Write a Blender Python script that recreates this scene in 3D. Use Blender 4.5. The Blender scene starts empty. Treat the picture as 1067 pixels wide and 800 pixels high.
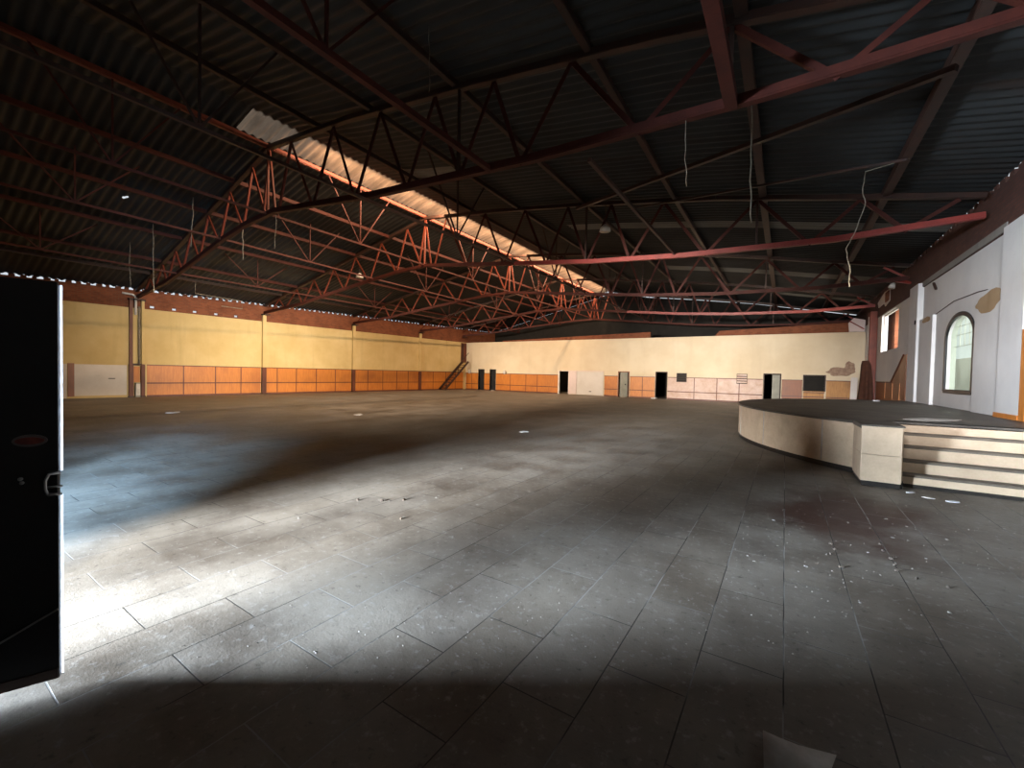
import bpy, math, random
from mathutils import Vector, Matrix
random.seed(7)
SC = bpy.context.scene
COL = SC.collection
PI = math.pi

# ------------------------------------------------------------------ camera
RES_W = 1067.0
FPX = 438.0
v1 = Vector((818 - 533.5, 400 - 395.5, -FPX))          # direction of the hall's long axis
v2 = Vector((-136 - 533.5, 400 - 374.8, -FPX))         # direction across the hall (towards the left)
ay = v1.normalized()
ax = -(v2.normalized()); ax = (ax - ay * ax.dot(ay)).normalized()
az = ax.cross(ay)
cam_d = bpy.data.cameras.new('camera')
cam_d.sensor_fit = 'HORIZONTAL'; cam_d.sensor_width = 36.0
cam_d.lens = FPX / RES_W * 36.0
cam_d.clip_start = 0.05; cam_d.clip_end = 300
cam = bpy.data.objects.new('camera', cam_d); COL.objects.link(cam)
cam.matrix_world = Matrix.Translation((0, 0, 1.65)) @ Matrix((ax, ay, az)).to_4x4()
SC.camera = cam

# ------------------------------------------------------------------ view, world, lights
SC.view_settings.view_transform = 'Standard'
try: SC.view_settings.look = 'None'
except Exception: pass
SC.view_settings.exposure = 0.0
SC.view_settings.gamma = 1.0
SC.view_settings.use_curve_mapping = False
SC.cycles.max_bounces = 6
SC.cycles.diffuse_bounces = 4
SC.cycles.transparent_max_bounces = 12
SC.cycles.sample_clamp_indirect = 4.0
SC.cycles.caustics_reflective = False
SC.cycles.caustics_refractive = False
SC.cycles.use_denoising = True

world = bpy.data.worlds.new('World'); SC.world = world; world.use_nodes = True
wn = world.node_tree.nodes['Background']
wn.inputs[0].default_value = (0.86, 0.93, 1.0, 1); wn.inputs[1].default_value = 0.8

def area(name, loc, aim, sx, sy, power, color, spread=180):
    l = bpy.data.lights.new(name, 'AREA'); l.shape = 'RECTANGLE'; l.size = sx; l.size_y = sy
    l.energy = power; l.color = color; l.spread = math.radians(spread)
    o = bpy.data.objects.new(name, l); COL.objects.link(o); o.location = loc
    d = (Vector(aim) - Vector(loc)).normalized(); h = Vector((0, 0, 1)).cross(d).normalized()   # long side kept level
    o.rotation_euler = Matrix((h, (-d).cross(h), -d)).transposed().to_euler()
    return o
# daylight falling through the open entrance door beside the camera
area('daylight_entrance_left', (-11.4, -7.2, 1.9), (-.6, 3.3, .0), 3.6, 2.2, 2700, (0.72, 0.85, 1.0), 60)
area('daylight_entrance_front', (-5.6, -14.0, 2.9), (-4.2, 3.5, 0.0), 5.5, 2.6, 3300, (0.88, 0.93, 0.98), 50)
area('daylight_entrance_right', (-.6, -2.6, 2.7), (-9, 3.4, 0.0), 1.6, 1.2, 1500, (0.42, 0.68, 1.0), 80)
# fill lamps at high openings added to the entrance wall (behind the camera)
for x, tx, pw in ((-21, -22, 320), (-13, -11.5, 250), (-5.5, -3.5, 250)):
    area('fill_entrance_wall', (x, -1.0, 3.6), (tx, 33, 1.9), 3.0, .7, pw, (1.0, 0.83, 0.65), 30)
area('fill_entrance_wall', (0.0, -1.0, 3.9), (4, 16, 1.9), 1.8, .5, 135, (0.95, 0.95, 1.0), 26)
# fill lamps at unseen openings added to the right wall, short of the stage
for i, y in enumerate((6.5, 10.3)):
    area('fill_right_wall', (5.0, y, 3.4), (-28.5, y + 6, 1.9), 2.2, 1.2, 270, (1.0, 0.86, 0.68), 30)
# arched window over the stage, and the far window
area('daylight_arched_window', (4.75, 16.4, 2.7), (-3, 15.2, 0.4), 2.0, 2.2, 30, (1.0, 0.98, 0.92), 150)
area('daylight_far_window', (4.9, 26.0, 4.1), (-6, 33, 2.2), 3.2, 1.6, 200, (1.0, 0.93, 0.82), 120)
# lamp added under the skylight strip along the ridge, to light webs and sheets
area('fill_under_ridge', (-13.3, 22.0, 8.95), (-18.3, 22.0, 6.6), 27.0, .3, 2500, (1.0, 0.66, 0.40))

# ------------------------------------------------------------------ materials
MATS = {}
class NT:
    def __init__(s, name):
        s.m = bpy.data.materials.new(name); s.m.use_nodes = True
        s.t = s.m.node_tree; s.n = s.t.nodes; s.l = s.t.links
        s.b = s.n['Principled BSDF']; s.out = s.n['Material Output']
        s.tc = s.n.new('ShaderNodeTexCoord')
    def new(s, t, **k):
        n = s.n.new(t)
        for a, v in k.items(): setattr(n, a, v)
        return n
    def link(s, a, b): s.l.new(a, b)
    def noise(s, scale, detail=4, rough=.55, vec=None, dist=0):
        n = s.new('ShaderNodeTexNoise'); n.inputs['Scale'].default_value = scale
        n.inputs['Detail'].default_value = detail; n.inputs['Roughness'].default_value = rough
        n.inputs['Distortion'].default_value = dist
        s.link(vec if vec is not None else s.tc.outputs['Object'], n.inputs['Vector']); return n.outputs['Fac']
    def ramp(s, fac, stops):
        r = s.new('ShaderNodeValToRGB'); e = r.color_ramp.elements
        while len(e) < len(stops): e.new(0.5)
        for i, (p, c) in enumerate(stops):
            e[i].position = p; e[i].color = (c[0], c[1], c[2], 1) if not isinstance(c, (int, float)) else (c, c, c, 1)
        s.link(fac, r.inputs['Fac']); return r.outputs['Color']
    def mix(s, fac, a, b, mode='MIX'):
        m = s.new('ShaderNodeMix', data_type='RGBA', blend_type=mode)
        for sock, v in ((m.inputs[0], fac), (m.inputs[6], a), (m.inputs[7], b)):
            if isinstance(v, (int, float)): sock.default_value = v
            elif isinstance(v, (tuple, list)): sock.default_value = (v[0], v[1], v[2], 1)
            else: s.link(v, sock)
        return m.outputs[2]
    def math(s, op, a, b=None):
        m = s.new('ShaderNodeMath', operation=op)
        for i, v in enumerate((a, b)):
            if v is None: continue
            if isinstance(v, (int, float)): m.inputs[i].default_value = v
            else: s.link(v, m.inputs[i])
        return m.outputs[0]
    def mapping(s, scale=(1, 1, 1), rot=(0, 0, 0), loc=(0, 0, 0)):
        m = s.new('ShaderNodeMapping'); m.inputs['Scale'].default_value = scale
        m.inputs['Rotation'].default_value = rot; m.inputs['Location'].default_value = loc
        s.link(s.tc.outputs['Object'], m.inputs['Vector']); return m.outputs['Vector']
    def bump(s, h, strength=.3, dist=.02):
        b = s.new('ShaderNodeBump'); b.inputs['Strength'].default_value = strength; b.inputs['Distance'].default_value = dist
        s.link(h, b.inputs['Height']); s.link(b.outputs['Normal'], s.b.inputs['Normal'])
    def color(s, c):
        if isinstance(c, (tuple, list)): s.b.inputs['Base Color'].default_value = (c[0], c[1], c[2], 1)
        else: s.link(c, s.b.inputs['Base Color'])
    def rough(s, r):
        if isinstance(r, (int, float)): s.b.inputs['Roughness'].default_value = r
        else: s.link(r, s.b.inputs['Roughness'])

def worn(name, c1, c2, rough=.7, scale=3.0, metal=0.0, bump=.1, spec=.3, fine=30):
    """a base colour with blotches of a second one and a little fine wear"""
    t = NT(name)
    n1 = t.noise(scale, 6, .6); n2 = t.noise(fine, 3)
    f = t.ramp(t.math('ADD', t.math('MULTIPLY', n1, .75), t.math('MULTIPLY', n2, .25)), [(.38, 0), (.64, 1)])
    t.color(t.mix(f, c1, c2)); t.rough(rough); t.b.inputs['Metallic'].default_value = metal
    t.b.inputs['Specular IOR Level'].default_value = spec
    if bump: t.bump(n2, bump, .01)
    MATS[name] = t.m; return t.m

def mat_floor():
    t = NT('concrete_slabs')
    br = t.new('ShaderNodeTexBrick'); br.offset = .5; br.squash = 1
    br.inputs['Scale'].default_value = 1.0; br.inputs['Brick Width'].default_value = .90
    br.inputs['Row Height'].default_value = .42; br.inputs['Mortar Size'].default_value = .0042
    br.inputs['Mortar Smooth'].default_value = .3; br.inputs['Bias'].default_value = 0
    br.inputs['Color1'].default_value = (.0, .0, .0, 1); br.inputs['Color2'].default_value = (1, 1, 1, 1)
    br.inputs['Mortar'].default_value = (.5, .5, .5, 1)
    vec = t.mapping(rot=(0, 0, PI / 2), loc=(0.04, -.05, 0))
    wob = t.new('ShaderNodeVectorMath', operation='ADD')
    nz = t.new('ShaderNodeTexNoise'); nz.inputs['Scale'].default_value = 2.2; nz.inputs['Detail'].default_value = 3
    t.link(t.tc.outputs['Object'], nz.inputs['Vector'])
    sc = t.new('ShaderNodeVectorMath', operation='SCALE'); sc.inputs['Scale'].default_value = .012
    t.link(nz.outputs['Color'], sc.inputs[0]); t.link(vec, wob.inputs[0]); t.link(sc.outputs[0], wob.inputs[1])
    t.link(wob.outputs[0], br.inputs['Vector'])
    big = t.noise(.16, 5, .6); mid = t.noise(.9, 6, .62); fine = t.noise(14, 6, .7); grit = t.noise(70, 2)
    base = t.mix(t.ramp(big, [(.38, 0), (.62, 1)]), (.20, .172, .138), (.30, .265, .22))
    base = t.mix(t.ramp(mid, [(.36, .9), (.60, 0)]), base, (.095, .074, .055))
    base = t.mix(t.math('MULTIPLY', br.outputs['Color'], .16), base, (.33, .32, .30))
    base = t.mix(t.ramp(fine, [(.56, 0), (.72, .75)]), base, (.36, .35, .33))
    base = t.mix(t.ramp(fine, [(.30, .7), (.42, 0)]), base, (.06, .052, .045))
    # dark red and oily stains in front of the steps
    sv = t.new('ShaderNodeVectorMath', operation='DISTANCE'); sv.inputs[1].default_value = (.7, 6.6, 0)
    st = t.mapping(scale=(1, .55, 1), loc=(0, 2.95, 0)); t.link(st, sv.inputs[0])
    sm = t.ramp(t.math('ADD', t.math('MULTIPLY', sv.outputs['Value'], .55), mid), [(.75, .85), (1.05, 0)])
    base = t.mix(sm, base, (.075, .032, .022))
    # joints: dark where open, pale where filled with dust
    jt = t.mix(t.ramp(t.noise(.8, 3), [(.47, 0), (.56, 1)]), (.035, .031, .027), (.27, .265, .255))
    base = t.mix(br.outputs['Fac'], base, jt)
    t.color(base)
    t.rough(t.ramp(mid, [(.3, .42), (.65, .72)])); t.b.inputs['Specular IOR Level'].default_value = .35
    h = t.math('SUBTRACT', t.math('ADD', t.math('MULTIPLY', fine, .35), t.math('MULTIPLY', grit, .2)), t.math('MULTIPLY', br.outputs['Fac'], .8))
    t.bump(h, .5, .012)
    MATS['floor'] = t.m

def mat_plaster(name, c, c2, stain, streak=.35):
    t = NT(name)
    n = t.noise(.55, 6, .6); f = t.noise(12, 5, .65)
    s = t.noise(1.0, 5, .6, vec=t.mapping(scale=(2.2, 2.2, .22)))
    base = t.mix(t.ramp(n, [(.38, 0), (.62, 1)]), c, c2)
    base = t.mix(t.ramp(s, [(.53, 0), (.75, streak)]), base, stain)
    base = t.mix(t.ramp(f, [(.6, 0), (.8, .3)]), base, stain)
    t.color(base); t.rough(.85); t.b.inputs['Specular IOR Level'].default_value = .2
    t.bump(f, .12, .01); MATS[name] = t.m

def mat_brick(name, c1, c2, mortar, axis='Y', bw=.24, rh=.085):
    t = NT(name)
    br = t.new('ShaderNodeTexBrick'); br.inputs['Scale'].default_value = 1
    br.inputs['Brick Width'].default_value = bw; br.inputs['Row Height'].default_value = rh
    br.inputs['Mortar Size'].default_value = .008
    sx = t.new('ShaderNodeSeparateXYZ'); t.link(t.tc.outputs['Object'], sx.inputs[0])
    cb = t.new('ShaderNodeCombineXYZ')
    t.link(t.math('ADD', sx.outputs['X'], sx.outputs['Y']), cb.inputs[0]); t.link(sx.outputs['Z'], cb.inputs[1])
    t.link(cb.outputs[0], br.inputs['Vector'])
    br.inputs['Color1'].default_value = (*c1, 1); br.inputs['Color2'].default_value = (*c2, 1); br.inputs['Mortar'].default_value = (*mortar, 1)
    n = t.noise(1.6, 5)
    t.color(t.mix(t.ramp(n, [(.45, 0), (.7, .6)]), br.outputs['Color'], tuple(v * .45 for v in c1)))
    t.rough(.9); t.bump(t.math('SUBTRACT', n, br.outputs['Fac']), .35, .01); MATS[name] = t.m

def mat_wood(name, c1, c2, c3, rough=.5, scale=(9, 9, .8)):
    t = NT(name)
    g = t.noise(2.2, 6, .6, vec=t.mapping(scale=scale), dist=.6); n = t.noise(.7, 5)
    base = t.mix(t.ramp(g, [(.35, 0), (.65, 1)]), c1, c2)
    base = t.mix(t.ramp(n, [(.52, 0), (.72, .65)]), base, c3)
    t.color(base); t.rough(rough); t.bump(g, .08, .005); MATS[name] = t.m

def mat_roof(name, c1, c2, rust, holes=True):
    """corrugated sheet; a few pin holes are really open"""
    t = NT(name)
    n = t.noise(.5, 5, .6); s = t.noise(1.0, 5, .6, vec=t.mapping(scale=(.25, 2.5, 1)))
    base = t.mix(t.ramp(n, [(.38, 0), (.62, 1)]), c1, c2)
    base = t.mix(t.ramp(s, [(.56, 0), (.74, .6)]), base, rust)
    t.color(base); t.rough(.62); t.b.inputs['Specular IOR Level'].default_value = .35
    if holes:
        tr = t.new('ShaderNodeBsdfTransparent')
        vo = t.new('ShaderNodeTexVoronoi', feature='F1'); vo.inputs['Scale'].default_value = .42
        t.link(t.tc.outputs['Object'], vo.inputs['Vector'])
        mask = t.math('LESS_THAN', vo.outputs['Distance'], .009)
        for p, r in HOLES:
            d = t.new('ShaderNodeVectorMath', operation='DISTANCE'); d.inputs[1].default_value = p
            t.link(t.tc.outputs['Object'], d.inputs[0])
            mask = t.math('MAXIMUM', mask, t.math('LESS_THAN', d.outputs['Value'], r))
        mx = t.new('ShaderNodeMixShader'); t.link(mask, mx.inputs[0]); t.link(t.b.outputs[0], mx.inputs[1]); t.link(tr.outputs[0], mx.inputs[2])
        t.link(mx.outputs[0], t.out.inputs['Surface'])
    MATS[name] = t.m

def mat_translucent(name, col, through=.35, trans_col=None, clear=.0):
    t = NT(name)
    n = t.noise(1.1, 5, .6, vec=t.mapping(scale=(.5, 2.2, 1)))
    c = t.mix(t.ramp(n, [(.36, 0), (.66, 1)]), tuple(v * .55 for v in col), col)
    tl = t.new('ShaderNodeBsdfTranslucent'); df = t.new('ShaderNodeBsdfDiffuse'); tp = t.new('ShaderNodeBsdfTransparent')
    t.link(c, tl.inputs['Color']); t.link(c, df.inputs['Color'])
    m1 = t.new('ShaderNodeMixShader'); m1.inputs[0].default_value = through
    t.link(df.outputs[0], m1.inputs[1]); t.link(tl.outputs[0], m1.inputs[2])
    m2 = t.new('ShaderNodeMixShader'); m2.inputs[0].default_value = clear
    if trans_col: tp.inputs['Color'].default_value = (*trans_col, 1)
    t.link(m1.outputs[0], m2.inputs[1]); t.link(tp.outputs[0], m2.inputs[2])
    t.link(m2.outputs[0], t.out.inputs['Surface']); MATS[name] = t.m

HOLES = [((-3.05, 10.9, 7.50), .11), ((-20.2, 5.2, 7.7), .10)]
mat_floor()
mat_plaster('yellow_plaster', (.56, .42, .19), (.64, .50, .25), (.36, .26, .11), .3)
mat_plaster('cream_plaster', (.66, .55, .39), (.72, .62, .46), (.46, .37, .26), .15)
mat_plaster('white_plaster', (.60, .60, .59), (.68, .68, .66), (.46, .44, .41), .12)
mat_plaster('grey_plaster', (.22, .21, .19), (.28, .27, .25), (.12, .11, .1), .5)
mat_plaster('bare_render', (.32, .22, .12), (.44, .32, .19), (.22, .14, .07), .4)
mat_brick('red_brick', (.25, .075, .030), (.17, .048, .02), (.16, .085, .05))
mat_brick('dark_brick', (.10, .035, .022), (.07, .025, .017), (.05, .03, .022))
mat_wood('orange_ply', (.58, .205, .030), (.46, .15, .022), (.34, .10, .016), .42)
mat_wood('dark_ply', (.26, .075, .018), (.19, .055, .014), (.10, .03, .012), .45)
mat_wood('stained_ply', (.50, .24, .06), (.38, .17, .04), (.12, .05, .02), .55)
mat_wood('red_batten', (.13, .032, .014), (.09, .022, .01), (.05, .015, .008), .5)
worn('faded_board', (.66, .52, .47), (.52, .35, .27), .55, 2.2)
worn('white_board', (.70, .66, .62), (.60, .55, .50), .6, .8)
worn('pink_board', (.74, .62, .60), (.64, .53, .50), .6, .8)
worn('red_oxide', (.21, .045, .022), (.13, .028, .016), .55, 2.5, spec=.4)
worn('red_oxide_bright', (.30, .040, .030), (.20, .028, .022), .45, 2.5, spec=.5)
worn('shaded_oxide', (.075, .018, .012), (.045, .012, .009), .6, 2.5, spec=.2)  # darkened copy of the red oxide, for steel shown as unlit
worn('dark_steel', (.035, .022, .018), (.06, .026, .018), .5, 3)
worn('black_paint', (.010, .011, .013), (.018, .018, .02), .38, 2, spec=.4)
worn('steel', (.45, .45, .46), (.30, .29, .28), .35, 6, metal=.9)
worn('rope', (.28, .25, .19), (.16, .13, .09), .8, 12)
worn('white_plastic', (.70, .68, .64), (.55, .52, .47), .5, 4)
worn('grey_door_paint', (.24, .25, .22), (.34, .34, .29), .55, 1.6)
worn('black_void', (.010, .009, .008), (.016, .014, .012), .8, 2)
worn('stone_cladding', (.60, .46, .32), (.50, .37, .25), .5, 4.5, bump=.06)
worn('stage_screed', (.11, .095, .078), (.05, .042, .034), .55, 1.3)
worn('tread_stone', (.16, .13, .10), (.10, .08, .06), .6, 3)
worn('plinth_black', (.018, .015, .013), (.03, .025, .02), .5, 3)
worn('paper', (.72, .72, .74), (.62, .62, .62), .7, 8)
worn('chip', (.32, .30, .28), (.20, .19, .175), .85, 14)
worn('dark_chip', (.05, .04, .035), (.10, .08, .06), .9, 14)
worn('damp', (.40, .28, .20), (.24, .15, .11), .85, 6)
worn('card', (.50, .47, .43), (.36, .33, .29), .75, 5)
worn('brown_cloth', (.085, .032, .018), (.05, .02, .012), .85, 5)
worn('cream_render', (.86, .79, .62), (.80, .72, .55), .8, 1)
worn('asphalt', (.06, .06, .06), (.045, .045, .045), .9, 1)
worn('badge_red', (.22, .05, .04), (.12, .03, .03), .4, 30)
worn('badge_grey', (.14, .12, .12), (.10, .09, .09), .4, 30)
mat_roof('roof_sheet', (.034, .037, .037), (.020, .0215, .0215), (.036, .018, .010))
mat_roof('roof_sheet_pale', (.22, .22, .20), (.17, .17, .155), (.16, .13, .09), holes=False)
mat_translucent('ridge_sheet', (.33, .235, .165), .65)
mat_translucent('window_glass', (.78, .84, .76), .8, (.94, .98, .92), clear=.84)
mat_translucent('lit_edge_pale', (.80, .88, 1.0), .9)  # for the strip that makes the door edge look lit

# ------------------------------------------------------------------ mesh helpers
class MB:
    def __init__(s): s.v = []; s.f = []; s.mi = []; s.cur = 0
    def face(s, *idx): s.f.append(idx); s.mi.append(s.cur)
    def hexa(s, p):
        k = len(s.v); s.v += [tuple(q) for q in p]
        for a in ((0, 3, 2, 1), (4, 5, 6, 7), (0, 1, 5, 4), (1, 2, 6, 5), (2, 3, 7, 6), (3, 0, 4, 7)): s.face(*[k + i for i in a])
        return s
    def box(s, a, b):
        x0, x1 = sorted((a[0], b[0])); y0, y1 = sorted((a[1], b[1])); z0, z1 = sorted((a[2], b[2]))
        return s.hexa([(x0, y0, z0), (x1, y0, z0), (x1, y1, z0), (x0, y1, z0), (x0, y0, z1), (x1, y0, z1), (x1, y1, z1), (x0, y1, z1)])
    def bar(s, p, q, w, h, up=(0, 0, 1)):
        p = Vector(p); q = Vector(q); d = (q - p).normalized(); u = Vector(up)
        if abs(d.dot(u)) > .99: u = Vector((0, 1, 0))
        r = d.cross(u).normalized(); u = r.cross(d).normalized()
        a = r * (w / 2); b = u * (h / 2)
        return s.hexa([p - a - b, p + a - b, q + a - b, q - a - b, p - a + b, p + a + b, q + a + b, q - a + b])
    def angle(s, p, q, w, t, up=(0, 0, 1), flip=1):
        """an L section: two thin legs"""
        p = Vector(p); q = Vector(q); d = (q - p).normalized(); u = Vector(up)
        if abs(d.dot(u)) > .99: u = Vector((0, 1, 0))
        r = d.cross(u).normalized() * flip; u = r.cross(d).normalized() * flip
        s.bar(p + r * (w / 2), q + r * (w / 2), w, t, u); s.bar(p + u * (w / 2), q + u * (w / 2), t, w, u); return s
    def poly(s, pts, vec):
        n = len(pts); k = len(s.v); vec = Vector(vec)
        s.v += [tuple(p) for p in pts] + [tuple(Vector(p) + vec) for p in pts]
        s.face(*range(k, k + n)); s.face(*reversed(range(k + n, k + 2 * n)))
        for i in range(n): j = (i + 1) % n; s.face(k + j, k + i, k + n + i, k + n + j)
        return s
    def tube(s, pts, r, n=8):
        pts = [Vector(p) for p in pts]; k0 = len(s.v); ref = Vector((.31, .17, .93))
        for i, p in enumerate(pts):
            d = (pts[min(i + 1, len(pts) - 1)] - pts[max(i - 1, 0)]).normalized()
            a = d.cross(ref)
            if a.length < .05: a = d.cross(Vector((1, 0, 0)))
            a.normalize(); b = d.cross(a); rr = r[i] if isinstance(r, (list, tuple)) else r
            for j in range(n):
                t = 2 * PI * j / n; s.v.append(tuple(p + (a * math.cos(t) + b * math.sin(t)) * rr))
        for i in range(len(pts) - 1):
            for j in range(n):
                j2 = (j + 1) % n; s.face(k0 + i * n + j, k0 + i * n + j2, k0 + (i + 1) * n + j2, k0 + (i + 1) * n + j)
        s.face(*reversed(range(k0, k0 + n))); e = k0 + (len(pts) - 1) * n; s.face(*range(e, e + n)); return s
    def grid(s, rows):
        k = len(s.v); m = len(rows[0])
        for r in rows: s.v += [tuple(p) for p in r]
        for i in range(len(rows) - 1):
            for j in range(m - 1): s.face(k + i * m + j, k + i * m + j + 1, k + (i + 1) * m + j + 1, k + (i + 1) * m + j)
        return s
    def build(s, name, m, parent=None, smooth=False, bevel=0):
        me = bpy.data.meshes.new(name); me.from_pydata(s.v, [], s.f); me.update()
        ms = m if isinstance(m, (list, tuple)) else [m]
        for q in ms: me.materials.append(MATS[q])
        if len(ms) > 1: me.polygons.foreach_set('material_index', s.mi)
        if smooth: me.polygons.foreach_set('use_smooth', [True] * len(me.polygons))
        o = bpy.data.objects.new(name, me); COL.objects.link(o)
        if parent is not None:
            o.parent = parent
            o.matrix_parent_inverse = parent.matrix_world.inverted() if parent.type != 'EMPTY' else Matrix.Translation(-parent.location)
        if bevel:
            b = o.modifiers.new('bevel', 'BEVEL'); b.width = bevel; b.segments = 2; b.limit_method = 'ANGLE'
        return o

def tag(o, label, cat, group=None):
    o['label'] = label; o['category'] = cat
    if group: o['group'] = group
    return o
def struct(o, label=None):
    o['kind'] = 'structure'
    if label: o['label'] = label
    return o
def thing(name, loc, label, cat, group=None):
    e = bpy.data.objects.new(name, None); e.empty_display_size = .2; COL.objects.link(e); e.location = loc
    return tag(e, label, cat, group)

def lerp(tab, x):
    if x <= tab[0][0]: return tab[0][1]
    for (a, b), (c, d) in zip(tab, tab[1:]):
        if x <= c: return b + (d - b) * (x - a) / (c - a)
    return tab[-1][1]

def wall_mesh(mb, P, u_rng, z_rng, thick, holes=(), zsplit=None):
    """P(u,z,d) -> point; d is 0 on the room side and `thick` outside. holes: (u0,u1,z0,z1). zsplit=(z, slot above)."""
    us = sorted({*u_rng, *[h[0] for h in holes], *[h[1] for h in holes]})
    zs = sorted({*z_rng, *[h[2] for h in holes], *[h[3] for h in holes], *([zsplit[0]] if zsplit else [])})
    us = [u for u in us if u_rng[0] <= u <= u_rng[1]]; zs = [z for z in zs if z_rng[0] <= z <= z_rng[1]]
    def solid(i, j):
        if not (0 <= i < len(us) - 1 and 0 <= j < len(zs) - 1): return False
        u = (us[i] + us[i + 1]) / 2; z = (zs[j] + zs[j + 1]) / 2
        return not any(h[0] < u < h[1] and h[2] < z < h[3] for h in holes)
    for i in range(len(us) - 1):
        for j in range(len(zs) - 1):
            if not solid(i, j): continue
            if zsplit: mb.cur = zsplit[1] if (zs[j] + zs[j + 1]) / 2 > zsplit[0] else 0
            u0, u1, z0, z1 = us[i], us[i + 1], zs[j], zs[j + 1]
            k = len(mb.v)
            mb.v += [P(u, z, d) for d in (0, thick) for (u, z) in ((u0, z0), (u1, z0), (u1, z1), (u0, z1))]
            mb.face(k, k + 1, k + 2, k + 3); mb.face(k + 7, k + 6, k + 5, k + 4)
            if not solid(i - 1, j): mb.face(k + 3, k + 7, k + 4, k)
            if not solid(i + 1, j): mb.face(k + 1, k + 5, k + 6, k + 2)
            if not solid(i, j - 1): mb.face(k, k + 4, k + 5, k + 1)
            if not solid(i, j + 1): mb.face(k + 2, k + 6, k + 7, k + 3)
    return mb

# ------------------------------------------------------------------ the shell
YB = 33.0; YF = -.35; XR = 4.0; YE = 37.6
def XL(y): return -28.6 + .064 * (y - 8)

m = MB(); m.box((-30.2, YF - .3, -.2), (XR + .4, YE + .3, 0)); struct(m.build('floor', 'floor'))

# left wall: yellow plaster up to 4.65, red brick above with a few knocked-out bricks
holes_l = [(y, y + .2, 4.75, 4.86) for y in (8.35, 9.3, 10.25, 11.3, 12.35)]
m = wall_mesh(MB(), lambda u, z, d: (XL(u) - d, u, z), (YF - .3, YE), (0, 4.66), .25)
wl = struct(m.build('wall_left', 'yellow_plaster'))
def zsl(x): return 5.55 + (x + 29.4) * (9.08 - 5.55) / 14.9
m = wall_mesh(MB(), lambda u, z, d: (XL(u) - .05 - d, u, z if z < 5.4 else zsl(XL(u) - .05) - .135), (YF - .3, YE), (4.66, 5.42), .12, holes_l)
y = YF
while y < YE - .3:                                         # bricks added under the sheets to split the eave daylight into dots
    w_ = .17 + .05 * math.sin(y * 7.3); z_ = zsl(XL(y) - .05)
    m.box((XL(y) - .06, y, z_ - .15), (XL(y) - .16, y + w_, z_ - .03)); y += .35
m.build('brick_course', 'red_brick', wl)

# back wall with its openings
DOORS = [(-25.33, -24.71, 0, 1.98), (-23.93, -23.33, 0, 1.98), (-16.45, -15.6, 0, 1.96), (-11.2, -10.4, 0, 1.97),
         (-8.27, -7.5, 0, 1.99), (-6.73, -6.12, 1.36, 1.92), (-1.17, -.27, 0, 1.98), (1.03, 2.1, .95, 1.93)]
m = wall_mesh(MB(), lambda u, z, d: (u, YB + d, z), (XL(YB), XR), (0, 4.65), .2, DOORS)
wb = struct(m.build('wall_back', 'cream_plaster'))
m = MB(); m.hexa([(-22.6, YB + .02, 4.65), (-8.8, YB + .02, 4.65), (-8.8, YB + .18, 4.65), (-22.6, YB + .18, 4.65),
                  (-22.6, YB + .02, 4.75), (-8.8, YB + .02, 5.1), (-8.8, YB + .18, 5.1), (-22.6, YB + .18, 4.75)])
m.build('brick_parapet', 'red_brick', wb)
m = MB(); m.hexa([(-4.3, YB + .02, 4.65), (3.3, YB + .02, 4.65), (3.3, YB + .18, 4.65), (-4.3, YB + .18, 4.65),
                  (-4.0, YB + .02, 5.0), (3.3, YB + .02, 5.25), (3.3, YB + .18, 5.25), (-4.0, YB + .18, 5.0)])
m.build('brick_parapet', 'red_brick', wb)
# the gable beyond, dark
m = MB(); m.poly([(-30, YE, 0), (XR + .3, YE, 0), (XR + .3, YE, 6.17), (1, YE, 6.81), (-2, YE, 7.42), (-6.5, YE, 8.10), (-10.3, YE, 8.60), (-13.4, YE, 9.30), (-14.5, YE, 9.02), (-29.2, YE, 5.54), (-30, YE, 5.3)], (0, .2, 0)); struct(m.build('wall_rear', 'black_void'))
# right wall
ARCH = (15.35, 17.6, 1.42, 2.95)
holes_r = [(24.1, 27.9, 3.13, 4.95), (25.9, 28.9, 5.5, 6.0), (ARCH[0], ARCH[1], ARCH[2], 3.62),
           (1.4, 3.6, 2.9, 4.3), (5.4, 7.6, 2.9, 4.3), (9.2, 11.4, 2.9, 4.3)]  # this row: openings added out of view to let fill light in
m = wall_mesh(MB(), lambda u, z, d: (XR + d, u, z), (YF - .3, YE), (0, 5.0), .22, holes_r)
ym = (ARCH[0] + ARCH[1]) / 2; ra = (ARCH[1] - ARCH[0]) / 2; rise = .62
def arch(n=16, k=1.0, z0=ARCH[3]):
    return [(ym + ra * k * math.cos(PI * i / n), z0 + rise * k * math.sin(PI * i / n)) for i in range(n + 1)]
a = arch()
for half in (0, 1):
    pts = a[:9] if half == 0 else a[8:]
    cy = ARCH[1] if half == 0 else ARCH[0]
    m.poly([(XR, p[0], p[1]) for p in pts] + [(XR, ym, 3.62), (XR, cy, 3.62)] if half == 0 else
           [(XR, p[0], p[1]) for p in pts] + [(XR, cy, 3.62), (XR, ym, 3.62)], (.22, 0, 0))
wr = struct(m.build('wall_right', 'white_plaster'))
m = wall_mesh(MB(), lambda u, z, d: (XR - .03 + d, u, z), (YF - .3, YE), (5.0, 6.13), .25, [(25.9, 28.9, 5.45, 6.0)])
y = 8.0
while y < YE - .3:
    m.box((XR - .02, y, 6.1), (XR + .2, y + .26 + .06 * math.sin(y * 5.1), 6.27)); y += .42  # teeth added to break up the daylight under the right eave
m.build('dark_brick_course', 'dark_brick', wr)
m = MB(); m.poly([(XR - .05, 13.6, 5.02), (XR - .05, 21.2, 5.02), (XR - .05, 21.2, 5.18), (XR - .05, 13.6, 5.2)], (.06, 0, 0))
m.build('ledge', 'grey_plaster', wr)
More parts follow.
